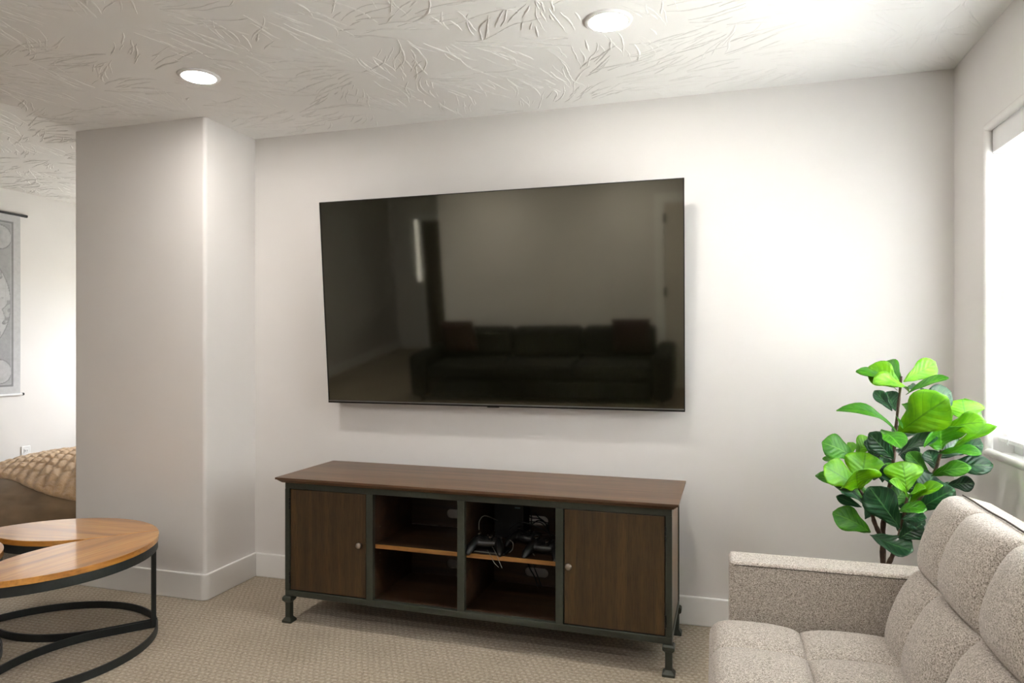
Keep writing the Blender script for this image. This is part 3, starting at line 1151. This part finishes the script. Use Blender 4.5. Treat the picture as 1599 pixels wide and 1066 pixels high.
def zp(x, y, dy):
    """a point seen at enlarged-crop position x,y, at depth PLY-dy, local to the plant"""
    p = atY(1250 + x / 2.96, 540 + y / 2.96, PLY - dy)
    return p - Vector((PLX, PLY, 0))


MB().lathe([(.105, 0), (.115, .01), (.150, .32), (.156, .335), (.156, .352), (.146, .352), (.142, .30), (.02, .295)], 36).build('pot', M['pot'], plant, smooth=40)
MB().lathe([(.141, .302), (.08, .312), (.01, .316)], 24).build('soil', M['soil'], plant, smooth=60)


def branch(name, pts, r0, r1):
    P = [zp(*p) for p in pts]
    Q = [P[0] * 2 - P[1]] + P + [P[-1] * 2 - P[-2]]
    out = []
    for i in range(1, len(Q) - 2):
        for k in range(6):
            t = k / 6
            a, b, c, d = Q[i - 1], Q[i], Q[i + 1], Q[i + 2]
            out.append(.5 * ((2 * b) + (c - a) * t + (2 * a - 5 * b + 4 * c - d) * t * t + (3 * b - a - 3 * c + d) * t ** 3))
    out.append(P[-1])
    n = len(out)
    rs = [(r0 + (r1 - r0) * i / (n - 1)) * (1 + .12 * math.sin(i * 2.1)) for i in range(n)]
    MB().tube(out, rs, 8).build(name, M['bark'], plant, smooth=80)


branch('trunk', [(400, 1290, 0), (385, 1065, 0), (382, 900, .0), (388, 780, .0), (418, 620, -.01), (432, 520, 0), (440, 400, 0), (462, 200, .01), (468, 140, .01)], .0115, .0035)
branch('trunk', [(410, 1290, .01), (394, 1065, .02), (430, 960, .05), (462, 860, .07), (480, 780, .09), (495, 700, .10)], .010, .005)
branch('branch', [(384, 900, 0), (345, 820, .03), (322, 740, .05), (270, 655, .08)], .009, .0045)
branch('branch', [(462, 860, .07), (520, 760, .03), (600, 620, .02), (630, 560, .03), (655, 465, .04), (665, 400, .04)], .008, .004)

LEAF_W = [0.04, .16, .32, .44, .52, .60, .72, .86, .96, 1.0, .97, .84, .58, .10]


def leaf(bx, by, bd, tx, ty, td, wpx, mat, curl=.10, fold=.25, face=(0, -1, .55), flip=1):
    B, T = zp(bx, by, bd), zp(tx, ty, td)
    ax = T - B
    L = ax.length
    d = ax.normalized()
    nrm_ = Vector(face).normalized()
    side = d.cross(nrm_)
    if side.length < .1:
        side = d.cross(Vector((1, 0, .3)))
    side.normalize()
    nrm_ = side.cross(d).normalized()
    if nrm_.dot(Vector(face)) < 0:
        nrm_ = -nrm_
    W = 1.18 * wpx / 2.96 / FOC * 2.45 / 2
    seed = bx * .013 + ty * .017
    ns, nx = len(LEAF_W) - 1, 8
    v, f, uv = [], [], []
    for i in range(ns + 1):
        s = i / ns
        w = LEAF_W[i] * W
        c = B + ax * s + nrm_ * (curl * L * (math.sin(PI * s * .9)))
        for j in range(nx + 1):
            x = j / nx * 2 - 1
            rip = .10 * W * math.sin(s * 11 + seed * 9 + x * 1.3) * abs(x) ** 2
            p = c + side * (x * w) + nrm_ * (fold * w * abs(x) ** 1.3 + rip)
            v.append(p)
            uv.append((j / nx, s))
    n1 = nx + 1
    f = [(i * n1 + j, i * n1 + j + 1, (i + 1) * n1 + j + 1, (i + 1) * n1 + j) for i in range(ns) for j in range(nx)]
    me = bpy.data.meshes.new('leaf')
    me.from_pydata([tuple(p) for p in v], [], f)
    ul = me.uv_layers.new(name='UVMap')
    for lp in me.loops:
        ul.data[lp.index].uv = uv[lp.vertex_index]
    me.polygons.foreach_set('use_smooth', [True] * len(me.polygons))
    me.materials.append(M[mat])
    o = bpy.data.objects.new('leaf', me)
    COL.objects.link(o)
    o.parent = plant
    # a thin solid blade
    sm = o.modifiers.new('thickness', 'SOLIDIFY')
    sm.thickness = .0009
    # the stalk of the leaf
    return o


Y_, G_, D_ = 'leaf_lime', 'leaf_mid', 'leaf_dark'
UPC, CAMF, UPW, DWN = (0, -.6, .8), (0, -1, .15), (-.1, -.25, 1), (0, -.8, -.6)
leaves = [
    # crown
    (470, 190, -.03, 372, 82, -.10, 95, G_, .18, .2, CAMF),
    (464, 190, .01, 312, 98, .02, 105, Y_, .12, .25, CAMF),
    (448, 205, .02, 252, 124, .03, 62, G_, .16, .3, UPC),
    (478, 165, .0, 627, 78, -.03, 84, Y_, .04, .15, CAMF),
    (488, 225, .01, 690, 152, .05, 46, G_, .10, .5, UPC),
    (490, 200, -.02, 560, 205, -.12, 50, D_, .1, .2, UPC),
    (505, 215, .02, 333, 186, .12, 96, Y_, .16, .35, UPC),
    (425, 300, -.02, 345, 205, -.06, 50, D_, .02, .2, CAMF),
    (500, 285, -.02, 695, 218, -.04, 100, D_, .16, .2, CAMF),
    (456, 400, .03, 690, 240, .14, 165, Y_, .10, .10, (-.1, -1, .35)),
    (442, 320, .02, 475, 385, .08, 10, G_, .1, .2, CAMF),
    (440, 425, .0, 645, 338, -.06, 62, D_, .02, .2, CAMF),
    (448, 400, .03, 158, 312, .06, 62, G_, .22, .45, UPC),
    (372, 388, .06, 468, 478, .16, 86, G_, .10, .3, UPC),
    (432, 525, .02, 316, 402, .06, 84, D_, .04, .2, CAMF),
    (456, 505, .02, 642, 432, .10, 92, D_, .14, .3, UPC),
    # right cluster
    (655, 400, -.02, 655, 305, -.06, 56, D_, .05, .2, CAMF),
    (690, 385, .0, 652, 252, -.03, 66, Y_, .05, .2, CAMF),
    (765, 350, .02, 748, 246, -.02, 150, Y_, .06, -.1, (0, -1, .3)),
    (800, 340, .0, 838, 320, -.04, 60, G_, .06, .2, CAMF),
    (672, 385, .05, 860, 356, .12, 88, Y_, .16, .2, (0, -1, .5)),
    (655, 474, .05, 652, 372, .12, 168, G_, -.05, .35, (0, -1, .4)),
    (708, 472, .05, 912, 374, .08, 56, Y_, .06, .6, UPC),
    (716, 462, .03, 845, 460, .04, 86, D_, .10, .1, CAMF),
    (632, 500, .06, 842, 505, .12, 56, G_, .14, .3, UPC),
    (650, 560, .02, 892, 556, .05, 82, D_, .12, .1, (0, -.9, .5)),
    (608, 600, .06, 798, 566, .14, 62, G_, .20, .2, (0, -.9, .5)),
    (678, 640, .0, 806, 634, .02, 62, D_, .05, .1, CAMF),
    (592, 592, .0, 498, 490, -.04, 66, G_, .02, .2, CAMF),
    (632, 578, .02, 590, 480, .0, 66, D_, .05, .2, CAMF),
    (560, 610, .02, 600, 582, .04, 40, G_, .1, .2, UPC),
    (520, 440, -.04, 575, 380, -.1, 60, G_, .1, .2, CAMF),
    (490, 470, -.03, 440, 370, -.1, 50, D_, .1, .2, CAMF),
    # left cluster
    (250, 520, .02, 96, 448, .04, 108, G_, .14, .1, (0, -1, .6)),
    (190, 545, .0, 102, 522, .0, 34, G_, .1, .2, UPC),
    (258, 510, .0, 314, 420, -.04, 72, Y_, .05, .2, CAMF),
    (235, 500, -.04, 240, 445, -.08, 40, Y_, .05, .2, CAMF),
    (335, 530, .02, 350, 428, .0, 84, D_, .05, .2, CAMF),
    (380, 630, .0, 378, 512, -.04, 84, D_, .05, .2, CAMF),
    (275, 655, .06, 302, 492, .02, 148, Y_, .05, .15, (0, -1, .25)),
    (266, 657, .09, 106, 556, .12, 118, Y_, .06, .15, (.2, -1, .6)),
    (268, 660, .10, 262, 576, .17, 158, Y_, -.04, .35, (0, -1, .5)),
    (255, 690, .06, 64, 606, .08, 66, G_, .16, .3, UPC),
    (300, 735, .07, 138, 632, .10, 70, D_, .10, .2, UPC),
    (330, 740, .03, 235, 650, .02, 60, G_, .10, .2, UPC),
    (285, 745, .04, 166, 694, .05, 40, D_, .06, .2, CAMF),
    (325, 862, .05, 145, 772, .06, 100, G_, .18, .1, (0, -1, .5)),
    (300, 800, .05, 335, 720, .0, 60, D_, .05, .2, CAMF),
    (372, 800, -.02, 345, 720, -.04, 60, D_, .05, .2, CAMF),
    # middle front cluster
    (462, 842, .12, 318, 648, .14, 124, D_, .06, .15, (-.3, -1, .3)),
    (440, 650, .08, 384, 552, .08, 66, D_, .05, .2, CAMF),
    (492, 672, .11, 470, 532, .09, 138, Y_, .06, -.12, (0, -1, .35)),
    (548, 690, .08, 618, 596, .05, 130, D_, .08, .1, (0, -1, .5)),
    (500, 704, .12, 408, 626, .16, 54, Y_, .08, .5, UPC),
    (498, 704, .12, 584, 662, .18, 56, Y_, .10, .4, UPC),
    (498, 732, .12, 665, 648, .20, 62, Y_, .10, .35, UPC),
    (548, 755, .10, 718, 664, .14, 112, D_, .10, .2, (0, -1, .7)),
    (420, 740, .10, 480, 660, .06, 80, G_, .05, .2, CAMF),
    (445, 768, .12, 590, 762, .18, 70, G_, .16, .2, UPC),
    (470, 800, .10, 585, 800, .14, 60, D_, .10, .2, UPC),
    (440, 720, .05, 540, 740, .06, 90, D_, .05, .2, CAMF),
    (456, 890, .08, 566, 822, .10, 90, D_, .10, .1, (0, -1, .5)),
    (450, 920, .06, 520, 905, .10, 70, D_, .10, .1, (0, -1, .5)),
    (322, 872, .06, 522, 946, .12, 96, D_, -.06, .25, (0, -.8, .7)),
    (470, 880, .02, 470, 770, .0, 80, D_, .05, .2, CAMF),
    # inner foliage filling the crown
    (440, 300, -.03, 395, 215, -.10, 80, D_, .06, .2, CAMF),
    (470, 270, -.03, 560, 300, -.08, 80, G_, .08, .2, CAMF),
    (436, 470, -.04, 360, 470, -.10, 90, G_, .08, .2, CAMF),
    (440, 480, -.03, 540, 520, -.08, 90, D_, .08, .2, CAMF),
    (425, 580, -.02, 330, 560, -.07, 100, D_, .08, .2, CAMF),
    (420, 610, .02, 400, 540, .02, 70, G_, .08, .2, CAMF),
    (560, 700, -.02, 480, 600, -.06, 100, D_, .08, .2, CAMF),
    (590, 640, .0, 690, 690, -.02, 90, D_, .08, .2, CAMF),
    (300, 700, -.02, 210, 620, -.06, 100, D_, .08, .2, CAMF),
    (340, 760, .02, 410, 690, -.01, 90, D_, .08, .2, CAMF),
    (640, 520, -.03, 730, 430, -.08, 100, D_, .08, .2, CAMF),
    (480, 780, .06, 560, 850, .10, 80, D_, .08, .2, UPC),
]
for L_ in leaves:
    leaf(*L_)


# ================================================================== left side of the picture
# printed map on the left wall
mapt = thing('wall_map', 'grey printed world map hung from a rod on the left wall', 'wall hanging', (LX, 2.87, .93))
MW, MH = 1.98, 1.325
nx, nz = 396, 264
cols = []
def map_col(y, z):
    """y from -MW/2 to MW/2 (towards the pillar), z from 0 to MH"""
    c = .60
    ed = min(MW / 2 - abs(y), z, MH - z)
    n1 = noise.noise(Vector((y * 6, z * 6, 0)))
    n2 = noise.noise(Vector((y * 22, z * 22, 3)))
    if ed < .055:
        return .62 + .02 * n1
    if ed < .068:
        return .34
    if ed < .073:
        return .55
    c = .47 + .03 * n1
    for s in (-1, 1):
        r = math.hypot(y - s * .475, z - MH / 2)
        if r < .44:
            land = noise.noise(Vector((y * 4.5 + 3, z * 4.5, 7))) + .4 * n2
            c = .60 + (.0 if land < .05 else -.06)
            if abs(land - .05) < .05:
                c = .42
            g = min(abs(((y - s * .475) / .44 * 6) % 1 - .5), abs(((z - MH / 2) / .44 * 6) % 1 - .5))
            if g < .03:
                c -= .05
            if n2 > .42:
                c -= .12
        elif r < .447:
            c = .36
    for sy in (-1, 1):
        for sz, rr_ in ((.165, .085), (MH - .175, .085)):
            r = math.hypot(y - sy * (MW / 2 - .155), z - sz)
            if r < rr_:
                c = .58 - .10 * max(0, n2)
            elif r < rr_ + .007:
                c = .36
    return c


mv, mf = [], []
for i in range(nx + 1):
    for j in range(nz + 1):
        y, z = (i / nx - .5) * MW, j / nz * MH
        mv.append((.012 + .004 * math.sin(y * 7) * (z / MH) * (1 - z / MH) * 4, y, z))
        cols.append(map_col(y, z))
mf = [(i * (nz + 1) + j, (i + 1) * (nz + 1) + j, (i + 1) * (nz + 1) + j + 1, i * (nz + 1) + j + 1) for i in range(nx) for j in range(nz)]
me = bpy.data.meshes.new('cloth')
me.from_pydata(mv, [], mf)
ca = me.color_attributes.new('print', 'FLOAT_COLOR', 'POINT')
flat = []
for c in cols:
    c = c ** 1.3
    flat += [c, c, c * 1.005, 1.0]
ca.data.foreach_set('color', flat)
me.materials.append(M['map'])
o = bpy.data.objects.new('cloth', me)
COL.objects.link(o)
o.parent = mapt
sm = o.modifiers.new('thickness', 'SOLIDIFY')
sm.thickness = .0015
for zz in (MH + .006, -.008):
    MB().tube([(.014, -MW / 2 - .035, zz), (.014, MW / 2 + (.045 if zz > 0 else .02), zz)], .009, 10).build('rod', M['black'] if zz > 0 else M['white'], mapt, smooth=60)
    MB().tube([(.014, MW / 2 + (.004 if zz > 0 else .012), zz), (.014, MW / 2 + (.05 if zz > 0 else .024), zz)], .0105, 10).build('rod_cap', M['black'], mapt, smooth=60)

# outlet
ol = thing('wall_outlet', 'white electrical outlet on the left wall above the bean bag', 'outlet', (LX, 3.91, .468))
MB().box(0, .006, -.036, .036, -.058, .058).build('plate', M['white'], ol, bevel=.003)
for zz in (-.022, .022):
    s = MB().box(.006, .0085, -.017, .017, zz - .015, zz + .015).build('socket', M['white'], ol, bevel=.003)
    MB().box(.0085, .0089, -.008, -.0055, zz - .005, zz + .006).box(.0085, .0089, .0055, .008, zz - .005, zz + .006).build('slot', M['black_matte'], s)

# bean bag and throw
BC = Vector((-4.16, 3.72, 0))
BRX, BRY, BZC, BRZ = .80, .74, .255, .285


def bag(th, ph, off=0.0):
    """th from the top, ph azimuth"""
    st, ct = math.sin(th), math.cos(th)
    p = Vector((BRX * st * math.cos(ph), BRY * st * math.sin(ph), 0))
    zz = BRZ * (abs(ct) ** .85) * (1 if ct > 0 else -1)
    k = 1 + .025 * noise.noise(Vector((math.cos(ph) * 1.6, math.sin(ph) * 1.6, ct * 2)))
    crease = abs(noise.noise(Vector((math.cos(ph) * 5, math.sin(ph) * 5, ct * 9 + 4))))
    p = p * (k - .012 * max(0, .25 - crease) * 4 * st)
    p.z = max(.002, BZC + zz * k)
    n = Vector((p.x / BRX ** 2, p.y / BRY ** 2, zz / BRZ ** 2)).normalized()
    return p + n * off


bean = thing('bean_bag', 'large brown suede bean bag behind the pillar', 'bean bag', tuple(BC))
rows = [[bag(PI * i / 70, 2 * PI * j / 140) for j in range(141)] for i in range(71)]
MB().grid(rows).build('cover', M['suede'], bean, smooth=180, weld=True)
sp_ = MB()
for a in (40, 100, 160):
    sp_.tube([bag(PI * .02 + PI * .62 * k / 30, R(a + 20), .002) for k in range(31)], .004, 6)
sp_.build('seam', M['suede'], bean, smooth=80)

# throw: a shell of plump rope-like puffs following the bag
th = thing('throw_blanket', 'tan plush rope-knit throw draped over the bean bag', 'blanket', tuple(BC))
# lower edge of the throw (polar angle) over azimuth, camera side is around -60 deg
def throw_edge(ph):
    d = (ph - R(-48) + PI) % (2 * PI) - PI
    # small overhang on the left of the picture, reaching low on the right
    return R(72) + R(24) * math.tanh(d * 1.6) + R(3) * math.sin(ph * 5)


ni, nj = 130, 460
rows, rows2 = [], []
for i in range(ni + 1):
    r1, r2 = [], []
    for j in range(nj + 1):
        ph = 2 * PI * j / nj
        tt_ = throw_edge(ph) * (i / ni)
        base = bag(max(tt_, .0005), ph)
        # puff pattern in a skewed plane
        a = (base.x * .80 + base.y * .60) / .060
        b = (-base.x * .60 + base.y * .80 - base.z * 1.0) / .115
        rr_ = math.floor(a)
        fb = (b + (.5 if rr_ % 2 else 0)) % 1
        fa = a - rr_
        puff = (max(0, math.sin(PI * fa)) ** .6) * (max(0, math.sin(PI * fb)) ** .5)
        fuzz = .004 * noise.noise(base * 60)
        edge = 1 - max(0, (i / ni - .965) / .035) ** 2
        r1.append(bag(max(tt_, .0005), ph, .010 + (.024 * puff + fuzz) * edge))
        r2.append(bag(max(tt_, .0005), ph, .003))
    rows.append(r1)
    rows2.append(r2)
mb = MB().grid(rows)
mb.grid([rows[-1], rows2[-1]])
mb.build('knit', M['plush'], th, smooth=180, weld=True)


# ================================================================== behind the camera (mirrored in the television)
ds = thing('sofa', 'dark green sofa behind the camera, mirrored in the television', 'sofa', (-1.82, BY + .04, 0))
for sx in (-1, 0, 1):
    MB().box(-.40 + sx * .81, .40 + sx * .81, .02, .30, .40, .735).build('back_cushion', M['dark_green'], ds, bevel=.06, seg=4, smooth=30)
    MB().box(-.40 + sx * .81, .40 + sx * .81, .31, .88, .26, .42).build('seat_cushion', M['dark_green'], ds, bevel=.04, seg=4, smooth=30)
for sx in (-1, 1):
    a, b = sorted((sx * 1.22, sx * 1.42))
    MB().box(a, b, 0, .90, .06, .54).build('arm', M['dark_green'], ds, bevel=.06, seg=4, smooth=30)
MB().box(-1.215, 1.215, .0, .86, .06, .255).build('base', M['dark_green'], ds, bevel=.02)
for x in (-1.32, 1.32):
    for y in (.1, .8):
        MB().lathe([(.02, 0), (.028, .06)], 12, (x, y, 0)).build('leg', M['fir'], ds)
for x, lab in ((-.98, 'dark red cushion at the left end of the dark sofa'), (.98, 'dark red cushion at the right end of the dark sofa')):
    q = []
    for i in range(17):
        row = []
        for j in range(17):
            u, v = i / 8 - 1, j / 8 - 1
            row.append((u * .2, v * .2, .07 * (max(0, (1 - u ** 4) * (1 - v ** 4))) ** .5))
        q.append(row)
    mb = MB().grid(q)
    mb.grid([[(a, b, -c) for a, b, c in row] for row in q])
    c = mb.build('cushion', M['dark_red'], None, smooth=180, weld=True)
    tag(c, lab, 'cushion', 'cushions on the dark sofa')
    c.location = (-1.82 + x, BY + .485, .665)
    c.rotation_euler = (R(72), 0, 0)
